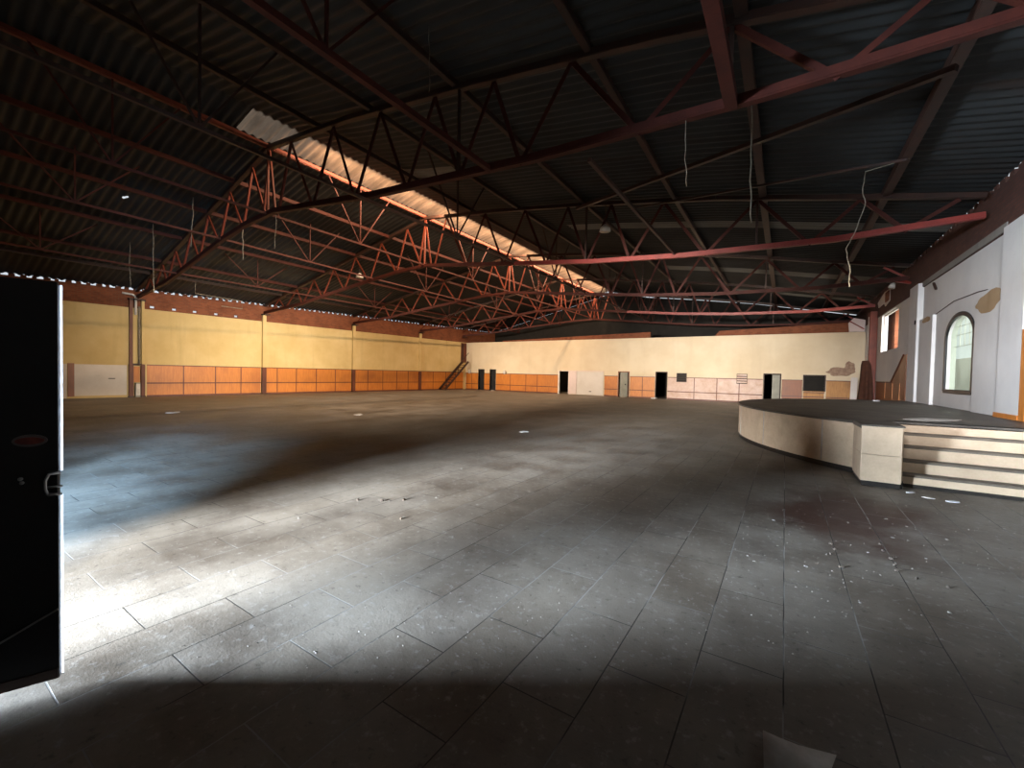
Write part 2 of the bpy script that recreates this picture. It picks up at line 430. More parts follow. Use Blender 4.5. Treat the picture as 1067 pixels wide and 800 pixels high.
# entrance wall behind the camera, with its door opening and high openings added for the fill lamps
m = wall_mesh(MB(), lambda u, z, d: (u, YF - d, z), (XL(0), XR), (0, 5.4), .2,
              [(-5.6, -3.43, 0, 2.1), (-1, 1, 3.6, 4.3), (-22.5, -19.5, 3.2, 4.1), (-14.5, -11.5, 3.2, 4.1), (-7, -4, 3.2, 4.1)])
m.poly([(-29.35, YF - .2, 5.4), (XR + .2, YF - .2, 5.4), (XR + .2, YF - .2, 6.3), (1, YF - .2, 6.93), (-2, YF - .2, 7.53), (-6.5, YF - .2, 8.22), (-10.3, YF - .2, 8.72), (-13.4, YF - .2, 9.33), (-14.5, YF - .2, 9.05), (-29.35, YF - .2, 5.52)], (0, .2, 0))
struct(m.build('wall_front', 'grey_plaster'))
m = MB(); m.box((-30, -3.6, 4.9), (XR + .3, YF - .21, 5.05)); struct(m.build('sky_blocker', 'grey_plaster'))  # unseen slab added to keep steep sky light off the foreground
# pilasters of the white stage wall
def pilaster(y0, y1, x, z1, label):
    mm = MB(); mm.box((x, y0, 0), (XR + .01, y1, z1)); return struct(mm.build('pilaster', 'white_plaster', bevel=.01), label)
pilaster(20.3, 21.45, XR - .16, 5.15, None)
pilaster(18.7, 20.28, XR - .09, 3.85, None)
pilaster(13.4, 15.06, XR - .09, 3.86, None)
pilaster(12.2, 13.3, XR - .18, 5.0, None)
# peeled plaster
def blotch(mb, P, cu, cz, ru, rz, n=22, seed=1):
    r = random.Random(seed); ph = [r.uniform(.72, 1.18) for _ in range(n)]
    ph = [(ph[i - 1] + ph[i]) / 2 for i in range(n)]
    mb.poly([P(cu + ru * ph[i] * math.cos(2 * PI * i / n), cz + rz * ph[i] * math.sin(2 * PI * i / n)) for i in range(n)], Vector(P(0, 0, 1)) - Vector(P(0, 0, 0)))
m = MB(); blotch(m, lambda u, z, d=0: (XR - .095 + .02 * d, u, z), 14.25, 3.58, .86, .24, seed=4); m.build('peeled_plaster', 'bare_render', wr)
m = MB(); blotch(m, lambda u, z, d=0: (XR - .095 + .02 * d, u, z), 19.4, 3.76, .5, .10, seed=9); m.build('peeled_plaster', 'bare_render', wr)
m = MB(); blotch(m, lambda u, z, d=0: (XR - .165 + .02 * d, u, z), 20.5, 3.80, .13, .09, seed=3); m.build('peeled_plaster', 'black_void', wr)
for i, (u, z, a_, b_) in enumerate(((2.85, 2.2, .7, .28), (3.3, 2.5, .28, .35))):
    m = MB(); blotch(m, lambda u_, z_, d=0: (u_, YB - .012 - .004 * i + .02 * d, z_), u, z, a_, b_, seed=20 + i); m.build('damp_patch', 'damp', wb)

# baseboards
m = MB(); m.box((XR - .2, 12.2, .95), (XR - .181, 13.32, 1.05)); struct(m.build('baseboard_right', 'orange_ply'))

# ------------------------------------------------------------------ roof sheets
TOP = [(-29.4, 5.38), (-14.5, 8.9), (-10.3, 8.45), (-6.5, 7.95), (-2, 7.25), (1, 6.65), (4.7, 5.95)]
def ztop(x, y):
    return lerp(TOP, x) + (.10 if x > -10.3 else .1 * max(0, (x + 14.5) / 4.2) if x > -14.5 else 0) * max(0, min(1, (14.5 - y) / 7.2))
def zsheet(x, y):
    if x < -13.4: return lerp([(-29.4, 5.55), (-14.5, 9.08), (-13.4, 9.36)], x)
    return min(ztop(x, y) + .2, 9.38) if x > -10.3 else 9.38 + (ztop(-10.3, y) + .2 - 9.38) * (x + 13.4) / 3.1
def sheet(xs, y0, y1, lift=0, pitch=.26, amp=.034, pale=(), follow=False):
    mb = MB(); n = int((y1 - y0) / pitch * 6); rows = []
    ys = [y0 + (y1 - y0) * i / n for i in range(n + 1)]
    for y in ys:
        xr = [XL(y) - .19 + (-14.5 - XL(y) + .19) * j / (len(xs) - 1) for j in range(len(xs))] if follow else xs
        rows.append([(x, y, zsheet(x, y) + lift + amp * math.sin(2 * PI * y / pitch)) for x in xr])
    mb.grid(rows)
    if pale:
        w = len(xs) - 1
        for i in range(n):
            for j in range(w):
                for (pa, pb, xa, xb) in pale:
                    if pa < ys[i] < pb and xa < xs[j] < xb: mb.mi[i * w + j] = 1
    return mb
lin = lambda a, b, n: [a + (b - a) * i / n for i in range(n + 1)]
PALE = [(17.3, 18.1, -9.5, 9), (25.2, 26.2, -7, 3.5), (10.9, 11.6, -12.9, -10.2), (31.5, 32.3, -4, 4)]
struct(sheet(lin(-29.3, -14.5, 8), YF - .4, YE + .1, follow=True).build('ceiling_left', 'roof_sheet', smooth=True), 'dark corrugated roof slope on the left of the ridge')
struct(sheet([-14.62, -14.0, -13.45], 6.3, YE - .8, .012).build('window_ridge', 'ridge_sheet', smooth=True), 'glowing strip of translucent corrugated sheets along the ridge')
struct(sheet([-14.6, -14.0, -13.42], YF - .4, 6.35, .012).build('ceiling_ridge', 'roof_sheet', smooth=True), 'dark corrugated sheets along the ridge nearest the camera')
struct(sheet(lin(-13.5, 4.03, 14), YF - .4, YE + .1, .03, pale=PALE).build('ceiling_right', ['roof_sheet', 'roof_sheet_pale'], smooth=True), 'dark corrugated roof slope on the right of the ridge')

# ------------------------------------------------------------------ trusses
BOT = [(-28.6, 5.15), (-24.2, 5.48), (-20.5, 6.0), (-16.4, 6.5), (-14.4, 6.62), (-9.4, 6.1), (-6, 5.76), (-2.9, 5.56), (1, 5.47), (3.9, 5.6)]
BOT1 = [(-28.6, 5.18), (-24.1, 5.5), (-20.3, 6.08), (-18, 6.45), (-16, 6.66), (-14.1, 6.72), (-9.1, 6.2), (-4.3, 5.9), (-.4, 5.82), (3.9, 5.88)]
WT = [-26.65, -24.8, -23.1, -21.3, -19.5, -17.5, -15.7]
WBt = [-27.6, -26.0, -24.2, -22.3, -20.4, -18.4, -16.4]
RT = [-13.2, -11.0, -9.0, -7.1, -5.4, -3.6, -.9, 1.5, 3.4]
RB = [-12.0, -10.0, -8.0, -6.3, -4.7, -2.3, .4, 2.4]
def truss(yc, ycol, bot, label, xr=3.85, mat='red_oxide', first=False):
    xl = XL(ycol) + .05
    def Y(x): return yc if x > -14.4 else yc + (ycol - yc) * (-14.4 - x) / (-14.4 - xl)
    def T(x): return Vector((x, Y(x), ztop(x, yc) - .05))
    def B(x): return Vector((x, Y(x), lerp(bot, x)))
    e = thing('roof_truss', (xl, ycol, 5.2), label, 'roof truss', 'roof trusses')
    xs_t = [xl] + [-22, -14.5, -10.3, -6.5, -2, 1, xr]
    mb = MB()
    for a_, b_ in zip(xs_t, xs_t[1:]):
        for s in (-.07, .07): mb.angle(T(a_) + Vector((0, s, 0)), T(b_) + Vector((0, s, 0)), .11, .02, flip=1 if s > 0 else -1)
        mb.bar(T(a_), T(b_), .13, .03)
    mb.build('top_chord', 'dark_steel', e)
    xs_b = [xl] + [p[0] for p in bot[1:-1]] + [xr]
    for half, mt in ((0, 'shaded_oxide'), (1, mat)):  # left half painted as shaded, right half takes the given tone
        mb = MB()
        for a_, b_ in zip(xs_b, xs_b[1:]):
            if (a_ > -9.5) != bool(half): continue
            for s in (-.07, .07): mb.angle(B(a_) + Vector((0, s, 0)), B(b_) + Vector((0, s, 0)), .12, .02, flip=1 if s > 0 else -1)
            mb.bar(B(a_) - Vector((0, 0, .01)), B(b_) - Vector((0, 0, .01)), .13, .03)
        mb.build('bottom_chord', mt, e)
    zig = []
    for i, x in enumerate(WT): zig += [(x, WBt[i]), (x, WBt[i + 1] if i + 1 < len(WBt) else -14.7)]
    zig += [(-14.5, -14.9), (-14.5, -14.1)]
    for i, x in enumerate(RT):
        zig += [(x, RB[i - 1] if i else -13.9)]
        if i < len(RB): zig += [(x, RB[i])]
    for (xt, xb) in zig:
        mb = MB(); mb.angle(T(xt), B(xb), .085, .016, up=(0, 1, 0)); mb.build('web_member', 'shaded_oxide' if xt > -12 else 'red_oxide', e)  # right-hand webs take the oxide darkened as shade
    for x in (-14.5, -6.3, -.85):
        mb = MB(); mb.bar(T(x), B(x), .06, .06); mb.build('king_post' if x < -14 else 'post', 'red_oxide' if x < -14 else 'dark_steel', e)
    mb = MB(); mb.box((xl - .02, ycol - .16, lerp(bot, xl) - .12), (xl + .35, ycol + .16, lerp(bot, xl) - .06)); mb.build('bearing_plate', 'dark_steel', e)
    if yc > 20:
        mb = MB(); mb.bar((3.1, yc, ztop(3.1, yc) - .12), (3.85, yc, 5.62), .07, .07); mb.build('knee_brace', 'red_oxide_bright', e)
    return e
truss(7.3, 7.8, BOT1, 'nearest roof truss, dark, its left end on the double post of the yellow wall', first=True, mat='shaded_oxide')
truss(14.5, 14.05, BOT, 'second roof truss from the camera, bright red bottom chord crossing above the stage', mat='red_oxide_bright')
truss(21.8, 20.4, BOT, 'third roof truss from the camera, ending at the white pilaster of the stage wall', mat='shaded_oxide')
truss(29.0, 27.0, BOT, 'fourth roof truss, pinkish bottom chord landing on the red brick pier', mat='red_oxide_bright')
truss(35.6, 32.5, BOT, 'farthest roof truss, standing above and behind the cream back wall', mat='shaded_oxide')

# purlins under the sheets
YT = (YF, 7.3, 14.5, 21.8, 29.0, 35.6, YE)
PUR = [(-26.2, 'lowest purlin of the left roof slope, just above the yellow wall'), (-24.6, 'second purlin up on the left roof slope'),
       (-22.0, 'third purlin up on the left roof slope'), (-19.4, 'fourth purlin up on the left roof slope'), (-16.9, 'second purlin below the glowing ridge strip, on its left'),
       (-14.5, 'orange lit purlin along the lower edge of the glowing ridge strip'),
       (-12.0, 'first dark purlin right of the ridge'), (-9.3, 'second dark purlin right of the ridge'), (-6.4, 'third dark purlin right of the ridge'),
       (-3.2, 'fourth dark purlin right of the ridge'), (-.72, 'fifth dark purlin right of the ridge, broad and nearly upright in view'), (2.05, 'purlin nearest the right wall, with a worn shiny edge')]
for x, lab in PUR:
    w = .16 if x in (-.72, 2.05) else .11
    mb = MB()
    for a_, b_ in zip(YT, YT[1:]):
        mb.angle((x - w / 2, a_, zsheet(x, a_) - .19), (x - w / 2, b_, zsheet(x, b_) - .19), w, .025)
        mb.bar((x + w / 2, a_, zsheet(x, a_) - .13), (x + w / 2, b_, zsheet(x, b_) - .13), .02, .12)
    if x == -14.5: mb.bar((x + .05, YF, 8.93), (x + .05, YE, 8.93), .1, .06)
    tag(mb.build('purlin', ('red_oxide' if x == -14.5 else 'shaded_oxide') if -25 < x <= -14.5 else 'dark_steel'), lab, 'purlin', 'purlins')

# rails at bottom-chord level with braces up to the purlins
def zbot(x, y): return lerp(BOT1, x) if y < 9 else lerp(BOT, x)
RAILS = [(-22.6, 5.75, -24.6, -22.0, 'lower braced rail under the left roof slope, level with its truss feet', 'shaded_oxide', 36),
         (-18.0, 6.5, -19.4, -16.9, 'upper braced rail under the left roof slope, thin and rusty red', 'shaded_oxide', 36),
         (-14.5, 6.75, -16.9, -12.0, 'braced rail hanging below the ridge', 'shaded_oxide', 36),
         (-5.4, 5.98, -6.4, -3.2, 'long dull red rail high in front of the nearest truss, left of the red beam', 'shaded_oxide', 7.3),
         (-.82, 5.86, -3.2, -.72, 'short thick red beam at the top of the picture', 'shaded_oxide', 7.3),
         (-3.15, 5.62, -3.2, -.72, 'rail with a shiny edge between the first two trusses, right of the ridge', 'dark_steel', 14.6),
         (-9.4, 6.15, -9.3, -12.0, 'dark rail below the right roof slope, nearest the ridge', 'dark_steel', 36)]
for x, z, xa, xb, lab, mt, yend in RAILS:
    y0 = 7.3 if x == -3.15 else YF
    e = thing('braced_rail', (x, y0, z), lab, 'rail', 'braced rails')
    w = .17 if x == -.82 else (.10 if x == -5.4 else .07)
    mb = MB(); ys = [y for y in YT if y0 < y < yend - .2]; ys = [y0] + ys + [yend]
    for a_, b_ in zip(ys, ys[1:]):
        f = lambda y: z if y < 9 else zbot(x, y) + .1
        mb.bar((x, a_, f(a_)), (x, b_, f(b_)), w, w)
    mb.build('rail', mt, e)
    if x in (-.82, -3.15): continue
    n = 0
    for a_, b_ in zip(ys, ys[1:]):
        ym_ = (a_ + b_) / 2; zz = f(ym_)
        if x != -5.4 or True:
            mb = MB(); mb.bar((x, ym_, zz), (x, ym_, zsheet(x, ym_) - .06), .04, .04); mb.build('hanger', mt, e)
            for dy in (-1.5, 1.5):
                mb = MB(); mb.bar((x, ym_, zz), (x, ym_ + dy, zsheet(x, ym_ + dy) - .06), .04, .04); mb.build('diagonal_brace', mt, e)
# wind braces between nearest and second truss
mb = MB(); mb.bar((-6.7, 14.5, 7.85), (2.0, 8.9, 6.35), .11, .09)
tag(mb.build('wind_brace', 'dark_steel'), 'black slanting brace under the right roof slope, from second truss to the outer purlin', 'brace')
mb = MB(); mb.bar((-4.6, 14.5, 7.45), (2.0, 11.9, 6.3), .05, .05)
tag(mb.build('wind_brace', 'dark_steel'), 'thin slanting brace just beyond the black one', 'brace')

# ------------------------------------------------------------------ left wall: posts, pipe, wainscot
def post(y, lab, w=.2, upper='yellow_plaster', d=.14):
    x = XL(y); e = thing('wall_post', (x, y, 0), lab, 'post', 'wall posts')
    mb = MB(); mb.box((x - .02, y - w / 2, 1.72), (x + d, y + w / 2, 5.05)); mb.build('shaft', upper, e, bevel=.01)
    mb = MB(); mb.box((x - .02, y - w / 2 - .02, .05), (x + d + .02, y + w / 2 + .02, 1.72)); mb.build('casing', 'red_batten', e, bevel=.01)
    mb = MB(); mb.box((x - .02, y - w / 2 - .04, 5.05), (x + .2, y + w / 2 + .04, 5.13)); mb.build('cap_plate', 'dark_steel', e)
    mb = MB(); mb.box((x - .02, y - w / 2 - .04, 0), (x + .2, y + w / 2 + .04, .06)); mb.build('foot', 'dark_steel', e)
post(7.55, 'left post of the pair on the yellow wall, next to the white pipe', .14, 'red_batten')
post(8.02, 'right post of the pair on the yellow wall, next to the orange panels', .12, 'yellow_plaster')
post(14.0, 'second dark post along the yellow wall, between orange panels', .22)
post(20.4, 'third dark post along the yellow wall', .22)
post(26.98, 'last dark post along the yellow wall, nearest the steep stair', .2)
e = thing('drain_pipe', (XL(7.8) + .09, 7.78, 1.9), 'white down pipe between the paired posts on the yellow wall', 'pipe')
x = XL(7.8) + .09
mb = MB(); mb.tube([(x, 7.74, 5.25), (x, 7.74, 4.3)], .055, 12); mb.build('white_length', 'white_plastic', e, smooth=True)
mb = MB(); mb.tube([(x, 7.88, 4.75), (x, 7.88, 1.75)], .05, 12); mb.build('lower_length', 'rope', e, smooth=True)
mb = MB(); mb.tube([(x, 7.74, 5.25), (x, 7.6, 5.33), (x, 7.2, 5.36)], .05, 12); mb.build('elbow', 'white_plastic', e, smooth=True)
mb = MB(); mb.box((x - .07, 7.6, 1.66), (x + .06, 7.98, 1.76)); mb.build('shelf_bracket', 'dark_steel', e)
e = thing('meter_box', (XL(7.8) + .1, 7.82, 0), 'small grey cabinet standing between the paired posts', 'cabinet')
mb = MB(); mb.box((x - .08, 7.7, 0), (x + .12, 7.9, .75)); mb.build('body', 'grey_door_paint', e, bevel=.01)
mb = MB(); mb.box((x + .12, 7.72, .1), (x + .135, 7.88, .7)); mb.build('door', 'white_plastic', e)
e = thing('plywood_offcut', (XL(7.8) + .05, 7.8, .78), 'orange plywood offcut above the small grey cabinet', 'board')
mb = MB(); mb.box((XL(7.8), 7.65, .78), (XL(7.8) + .025, 7.92, 1.6)); mb.build('sheet', 'orange_ply', e)

def wains_left(y0, y1, seams, lab, m_='orange_ply'):
    e = thing('wainscot', (XL(y0), y0, 0), lab, 'wall panel', 'wainscot panels')
    P = lambda y, z, d: (XL(y) + d, y, z)
    def slab(a, b, z0, z1, d0, d1):
        mb = MB(); mb.hexa([P(a, z0, d1), P(b, z0, d1), P(b, z0, d0), P(a, z0, d0), P(a, z1, d1), P(b, z1, d1), P(b, z1, d0), P(a, z1, d0)]); return mb
    ys = [y0] + list(seams) + [y1]
    for a, b in zip(ys, ys[1:]): slab(a + .01, b - .01, .06, 1.68, 0, .02).build('panel', m_, e)
    slab(y0, y1, 1.67, 1.72, 0, .04).build('top_rail', 'red_batten', e)
    slab(y0, y1, .70, .76, 0, .035).build('mid_rail', 'red_batten', e)
    slab(y0, y1, 0, .09, 0, .035).build('skirting', 'red_batten', e)
    for s in seams: slab(s - .025, s + .025, .05, 1.68, 0, .03).build('batten', 'red_batten', e)
wains_left(8.2, 13.85, (9.8, 11.35, 12.7), 'orange wood wainscot bay on the left wall, between the post pair and second post')
wains_left(14.15, 20.25, (14.85, 16.1, 17.5, 18.95), 'orange wood wainscot bay on the left wall, between second and third posts')
wains_left(20.55, 26.85, (21.7, 23.1, 24.5, 25.7), 'orange wood wainscot bay on the left wall, between third and last posts')
wains_left(27.1, 32.6, (28.6, 30.2, 31.5), 'orange wood wainscot bay on the left wall, behind the steep stair')
e = thing('white_panel', (XL(6.5), 6.4, 0), 'pale boarded panel low on the yellow wall, left of the paired posts', 'wall panel')
P = lambda y, z, d: (XL(y) + d, y, z)
def lslab(a, b, z0, z1, d0, d1):
    mb = MB(); mb.hexa([P(a, z0, d1), P(b, z0, d1), P(b, z0, d0), P(a, z0, d0), P(a, z1, d1), P(b, z1, d1), P(b, z1, d0), P(a, z1, d0)]); return mb
lslab(5.5, 7.4, .12, 1.66, 0, .03).build('board', 'white_board', e)
lslab(5.28, 5.5, .1, 1.7, 0, .05).build('edge_post', 'dark_ply', e)
lslab(6.7, 6.95, .95, .99, .03, .05).build('dark_slot', 'black_void', e)
lslab(6.25, 6.4, 1.08, 1.14, .03, .05).build('hook', 'white_plastic', e)
lslab(1, 5.25, .0, 1.66, 0, .03).build('side_board', 'white_board', e)
# conduit frame hanging by the left eave
mb = MB(); xx = -26.4
mb.tube([(xx, 9.6, 6.2), (xx, 9.6, 5.55), (xx, 11.9, 5.5), (xx, 11.9, 5.05), (xx + .1, 10.8, 5.05)], .02, 6)
tag(mb.build('conduit', 'rope'), 'thin bent conduit loop hanging near the left eave behind the nearest truss', 'conduit')

# steep metal stair in the far left corner
e = thing('steep_stair', (XL(31) + .5, 30.8, 0), 'steep dark metal stair climbing the left wall to the far corner', 'stair')
for d in (.12, .85):
    mb = MB(); mb.bar((XL(29.4) + d, 29.3, .05), (XL(32.3) + d, 32.4, 2.75), .05, .2); mb.build('stringer', 'dark_steel', e)
for i in range(11):
    t = (i + .5) / 11; y = 29.3 + 3.1 * t; z = .05 + 2.7 * t
    mb = MB(); mb.box((XL(y) + .12, y - .12, z), (XL(y) + .85, y + .12, z + .04)); mb.build('step', 'dark_steel', e)
mb = MB(); mb.bar((XL(29.4) + .87, 29.4, 1.0), (XL(32.3) + .87, 32.4, 3.6), .05, .05)
mb.bar((XL(29.4) + .87, 29.45, .1), (XL(29.4) + .87, 29.45, 1.05), .04, .04); mb.bar((XL(31) + .87, 31, 1.5), (XL(31) + .87, 31, 2.4), .04, .04)
mb.build('handrail', 'dark_steel', e)
e = thing('upper_door', (XL(32.6), 32.6, 2.75), 'narrow dark brown door at the head of the steep stair', 'door')
lslab(32.25, 32.97, 2.72, 4.6, 0, .07).build('door_panel', 'red_batten', e)
lslab(32.3, 32.5, 2.9, 4.5, .07, .09).build('stile', 'dark_steel', e)

# ------------------------------------------------------------------ back wall fittings
def wains_back(x0, x1, seams, lab, m_, z1=1.64, rail='red_batten'):
    e = thing('wainscot', (x0, YB, 0), lab, 'wall panel', 'wainscot panels')
    xs = [x0] + list(seams) + [x1]
    for a, b in zip(xs, xs[1:]):
        mb = MB(); mb.box((a + .012, YB - .02, .06), (b - .012, YB, z1 - .02)); mb.build('panel', m_, e)
    for nm, za, zb, d in (('top_rail', z1 - .03, z1 + .02, .035), ('mid_rail', .55, .61, .03), ('skirting', 0, .09, .03)):
        mb = MB(); mb.box((x0, YB - d, za), (x1, YB, zb)); mb.build(nm, rail, e)
    for s in seams:
        mb = MB(); mb.box((s - .025, YB - .028, .05), (s + .025, YB, z1 - .02)); mb.build('batten', rail, e)
wains_back(-26.95, -25.4, (-26.2,), 'wainscot bay in the far left corner, left of the two dark doors', 'orange_ply')
wains_back(-24.65, -24.0, (), 'narrow orange wainscot strip between the two dark doors', 'orange_ply')
wains_back(-23.25, -16.55, (-21.6, -19.9, -18.7), 'long orange wainscot bay between the dark doors and the pale sliding door', 'orange_ply')
wains_back(-12.4, -11.28, (), 'short orange wainscot panel right of the pale sliding door', 'orange_ply')
wains_back(-10.3, -8.35, (-9.3,), 'orange wainscot pair between the grey door and the black doorway', 'orange_ply')
wains_back(-7.42, -1.25, (-5.55, -4.05, -2.65), 'long faded pinkish wainscot bay right of the black doorway', 'faded_board', rail='red_batten')
wains_back(-.18, .955, (), 'dark orange wainscot panel between half open door and serving hatch', 'dark_ply')
wains_back(1.0, 2.1, (), 'low orange panel under the dark serving hatch', 'stained_ply', z1=.86)
wains_back(2.175, 3.6, (), 'water stained plywood panel in the far right corner', 'stained_ply')

def frame(e, x0, x1, z0, z1, w=.06, m_='red_batten', sill=False):
    mb = MB()
    mb.box((x0 - w, YB - .03, z0), (x0, YB + .2, z1 + w)); mb.box((x1, YB - .03, z0), (x1 + w, YB + .2, z1 + w)); mb.box((x0, YB - .03, z1), (x1, YB + .2, z1 + w))
    if sill: mb.box((x0 - w, YB - .04, z0 - w), (x1 + w, YB + .2, z0))
    return mb.build('frame', m_, e)
def dark_leaf(e, x0, x1, z0, z1, m_='black_void', d=.16, handle=True):
    mb = MB(); mb.box((x0, YB + d, z0), (x1, YB + d + .04, z1)); o = mb.build('leaf', m_, e)
    return o
D = [('leftmost of the two narrow dark doors in the far left corner', 0), ('right one of the two narrow dark doors in the far left corner', 1)]
for lab, i in D:
    h = DOORS[i]; e = thing('back_door', (h[0], YB, 0), lab, 'door', 'narrow dark doors'); frame(e, *h, m_='black_paint'); dark_leaf(e, *h, m_='black_paint')
    mb = MB(); mb.tube([(h[1] - .1, YB + .1, 1.0), (h[1] - .1, YB + .16, 1.0)], .025); mb.build('knob', 'steel', e)
h = DOORS[2]; e = thing('sliding_door', (-14.5, YB, 0), 'wide pale pink sliding door half closing a dark opening in the back wall', 'door')
mb = MB(); mb.box((-15.62, YB - .07, .03), (-14.85, YB - .03, 1.96)); mb.build('leaf', 'pink_board', e)
mb = MB(); mb.box((-14.83, YB - .06, .03), (-12.47, YB - .02, 1.95)); mb.build('leaf', 'white_board', e)
mb = MB(); mb.box((-16.6, YB - .09, 0), (-16.45, YB + .2, 2.02)); mb.build('jamb', 'white_plastic', e)
mb = MB(); mb.box((-16.6, YB - .08, 1.97), (-12.47, YB, 2.03)); mb.build('track', 'pink_board', e)
mb = MB(); mb.box((-13.7, YB - .075, .28), (-13.5, YB - .06, .34)); mb.build('pull', 'dark_steel', e)
h = DOORS[3]; e = thing('grey_door', (h[0], YB, 0), 'peeling grey green door standing ajar in the back wall', 'door'); frame(e, *h, m_='dark_ply')
mb = MB(); mb.hexa([(h[0] + .12, YB - .02, .03), (h[1] - .04, YB - .28, .03), (h[1], YB - .24, .03), (h[0] + .14, YB + .03, .03),
                    (h[0] + .12, YB - .02, 1.95), (h[1] - .04, YB - .28, 1.95), (h[1], YB - .24, 1.95), (h[0] + .14, YB + .03, 1.95)]); mb.build('leaf', 'grey_door_paint', e)
mb = MB(); mb.box((h[1] - .2, YB - .3, .95), (h[1] - .12, YB - .2, 1.05)); mb.build('lock', 'black_paint', e)
h = DOORS[4]; e = thing('dark_doorway', (h[0], YB, 0), 'open black doorway between orange and faded pink wainscot', 'doorway'); frame(e, *h, m_='dark_steel')
mb = MB(); mb.box((h[0], YB - .03, 0), (h[1], YB + .2, .03)); mb.build('threshold', 'dark_steel', e)
h = DOORS[5]; e = thing('wall_hatch', (h[0], YB, h[2]), 'small square black hatch above the faded wainscot', 'hatch')
mb = MB()
for a_ in (h[0] - .05, h[1]): mb.box((a_, YB - .07, h[2] - .05), (a_ + .05, YB - .03, h[3] + .05))
for a_ in (h[2] - .05, h[3]): mb.box((h[0], YB - .07, a_), (h[1], YB - .03, a_ + .05))
mb.build('frame', 'dark_steel', e)
mb = MB()
for k in range(3): mb.box((h[0], YB - .06, h[2] + .12 + k * .15), (h[1], YB - .045, h[2] + .16 + k * .15))
mb.build('grille', 'dark_steel', e)
mb = MB(); mb.box((h[0], YB - .045, h[2]), (h[1], YB - .03, h[3])); mb.build('back_panel', 'black_void', e)
h = DOORS[6]; e = thing('half_open_door', (h[0], YB, 0), 'doorway with a grey leaf half open, behind the rim of the round stage', 'door'); frame(e, *h, m_='dark_steel')
mb = MB(); mb.box((-.72, YB + .08, .02), (-.29, YB + .12, 1.95)); mb.build('leaf', 'grey_door_paint', e)
h = DOORS[7]; e = thing('serving_hatch', (h[0], YB, h[2]), 'dark serving hatch with orange sill near the far right corner', 'hatch'); frame(e, *h, m_='dark_steel')
mb = MB(); mb.box((h[0], YB - .16, h[2] - .06), (h[1], YB + .2, h[2])); mb.build('sill', 'stained_ply', e)
mb = MB(); mb.box((h[0], YB + .14, h[2]), (h[1], YB + .16, h[3])); mb.build('shutter', 'black_void', e)
e = thing('louvre_vent', (-2.5, YB, 1.3), 'pale louvred vent on top of the faded wainscot', 'vent')
mb = MB(); mb.box((-2.82, YB - .05, 1.3), (-2.17, YB - .02, 1.98)); mb.build('back_plate', 'dark_steel', e)
for k in range(4):
    mb = MB(); mb.hexa([(-2.8, YB - .08, 1.36 + k * .16), (-2.19, YB - .08, 1.36 + k * .16), (-2.19, YB - .05, 1.36 + k * .16), (-2.8, YB - .05, 1.36 + k * .16),
                        (-2.8, YB - .06, 1.46 + k * .16), (-2.19, YB - .06, 1.46 + k * .16), (-2.19, YB - .04, 1.46 + k * .16), (-2.8, YB - .04, 1.46 + k * .16)]); mb.build('slat', 'faded_board', e)
for x, lab in ((-26.5, 'small pale wall lamp in the corner beside the steep stair'), (-22.25, 'small pale wall lamp right of the two dark doors')):
    e = thing('wall_lamp', (x, YB, 1.78), lab, 'lamp', 'wall lamps')
    mb = MB(); mb.box((x - .16, YB - .06, 1.68), (x - .02, YB, 1.86)); mb.build('base', 'dark_steel', e)
    mb = MB(); mb.tube([(x + .05, YB - .05, 1.66), (x + .08, YB - .14, 1.72), (x + .1, YB - .2, 1.84), (x + .1, YB - .22, 1.96)], [.10, .16, .15, .10], 12); mb.build('shade', 'white_plastic', e, smooth=True)

# ------------------------------------------------------------------ the stage
SX, SY, SR, SZ = 5.68, 14.7, 6.85, .95
def arc(r, a0, a1, n): return [(SX + r * math.cos(a0 + (a1 - a0) * i / n), SY + r * math.sin(a0 + (a1 - a0) * i / n)) for i in range(n + 1)]
def ang(x, y): return math.atan2(y - SY, x - SX) % (2 * PI)
a_end = ang(XR - .2, SY + math.sqrt(SR ** 2 - (SX - XR + .2) ** 2)); a_start = ang(1.03, 9.64)
outline = arc(SR, a_end, a_start, 48)
st = thing('stage', (2, 15, 0), 'low round stage clad in beige stone with a dark floor', 'stage')
mb = MB()
body = outline + [(1.03, 9.5), (1.05, 8.68), (1.54, 8.65), (1.54, 9.98), (XR - .01, 9.98), (XR - .01, 21.2)]
mb.poly([(p[0] + (SX - p[0]) * .004, p[1] + (SY - p[1]) * .004 if p[1] > 9.9 else p[1] + .02, .10) for p in body], (0, 0, SZ - .13)); mb.build('curved_wall', 'stone_cladding', st)
mb = MB(); mb.poly([(p[0], p[1], SZ - .05) for p in body], (0, 0, .05)); mb.build('deck', 'stage_screed', st)
mb = MB(); mb.poly([(p[0] + (SX - p[0]) * .008, p[1] + (.05 if p[1] < 9.9 else (SY - p[1]) * .008), 0) for p in body], (0, 0, .12)); mb.build('plinth', 'plinth_black', st)
# cladding joints as thin raised cover strips of the same stone course
mb = MB()
for i in range(4, len(outline) - 1, 6):
    x, y = outline[i]; d = Vector((x - SX, y - SY, 0)).normalized()
    mb.bar((x - d.x * .022, y - d.y * .022, .12), (x - d.x * .022, y - d.y * .022, SZ - .05), .012, .012, up=d)
mb.build('joint', 'card', st)
e = thing('stair_pedestal', (1.3, 9.1, 0), 'square beige stone pedestal closing the stage beside the steps', 'pedestal')
mb = MB(); mb.box((1.05, 8.63, .08), (1.54, 9.5, .5)); mb.box((1.05, 8.63, .505), (1.54, 9.5, SZ)); mb.build('cladding', 'stone_cladding', e, bevel=.006)
mb = MB(); mb.box((1.07, 8.66, 0), (1.53, 9.5, .09)); mb.build('base', 'plinth_black', e)
mb = MB(); mb.box((1.03, 8.60, SZ), (1.56, 9.6, SZ + .025)); mb.build('capping', 'stage_screed', e)
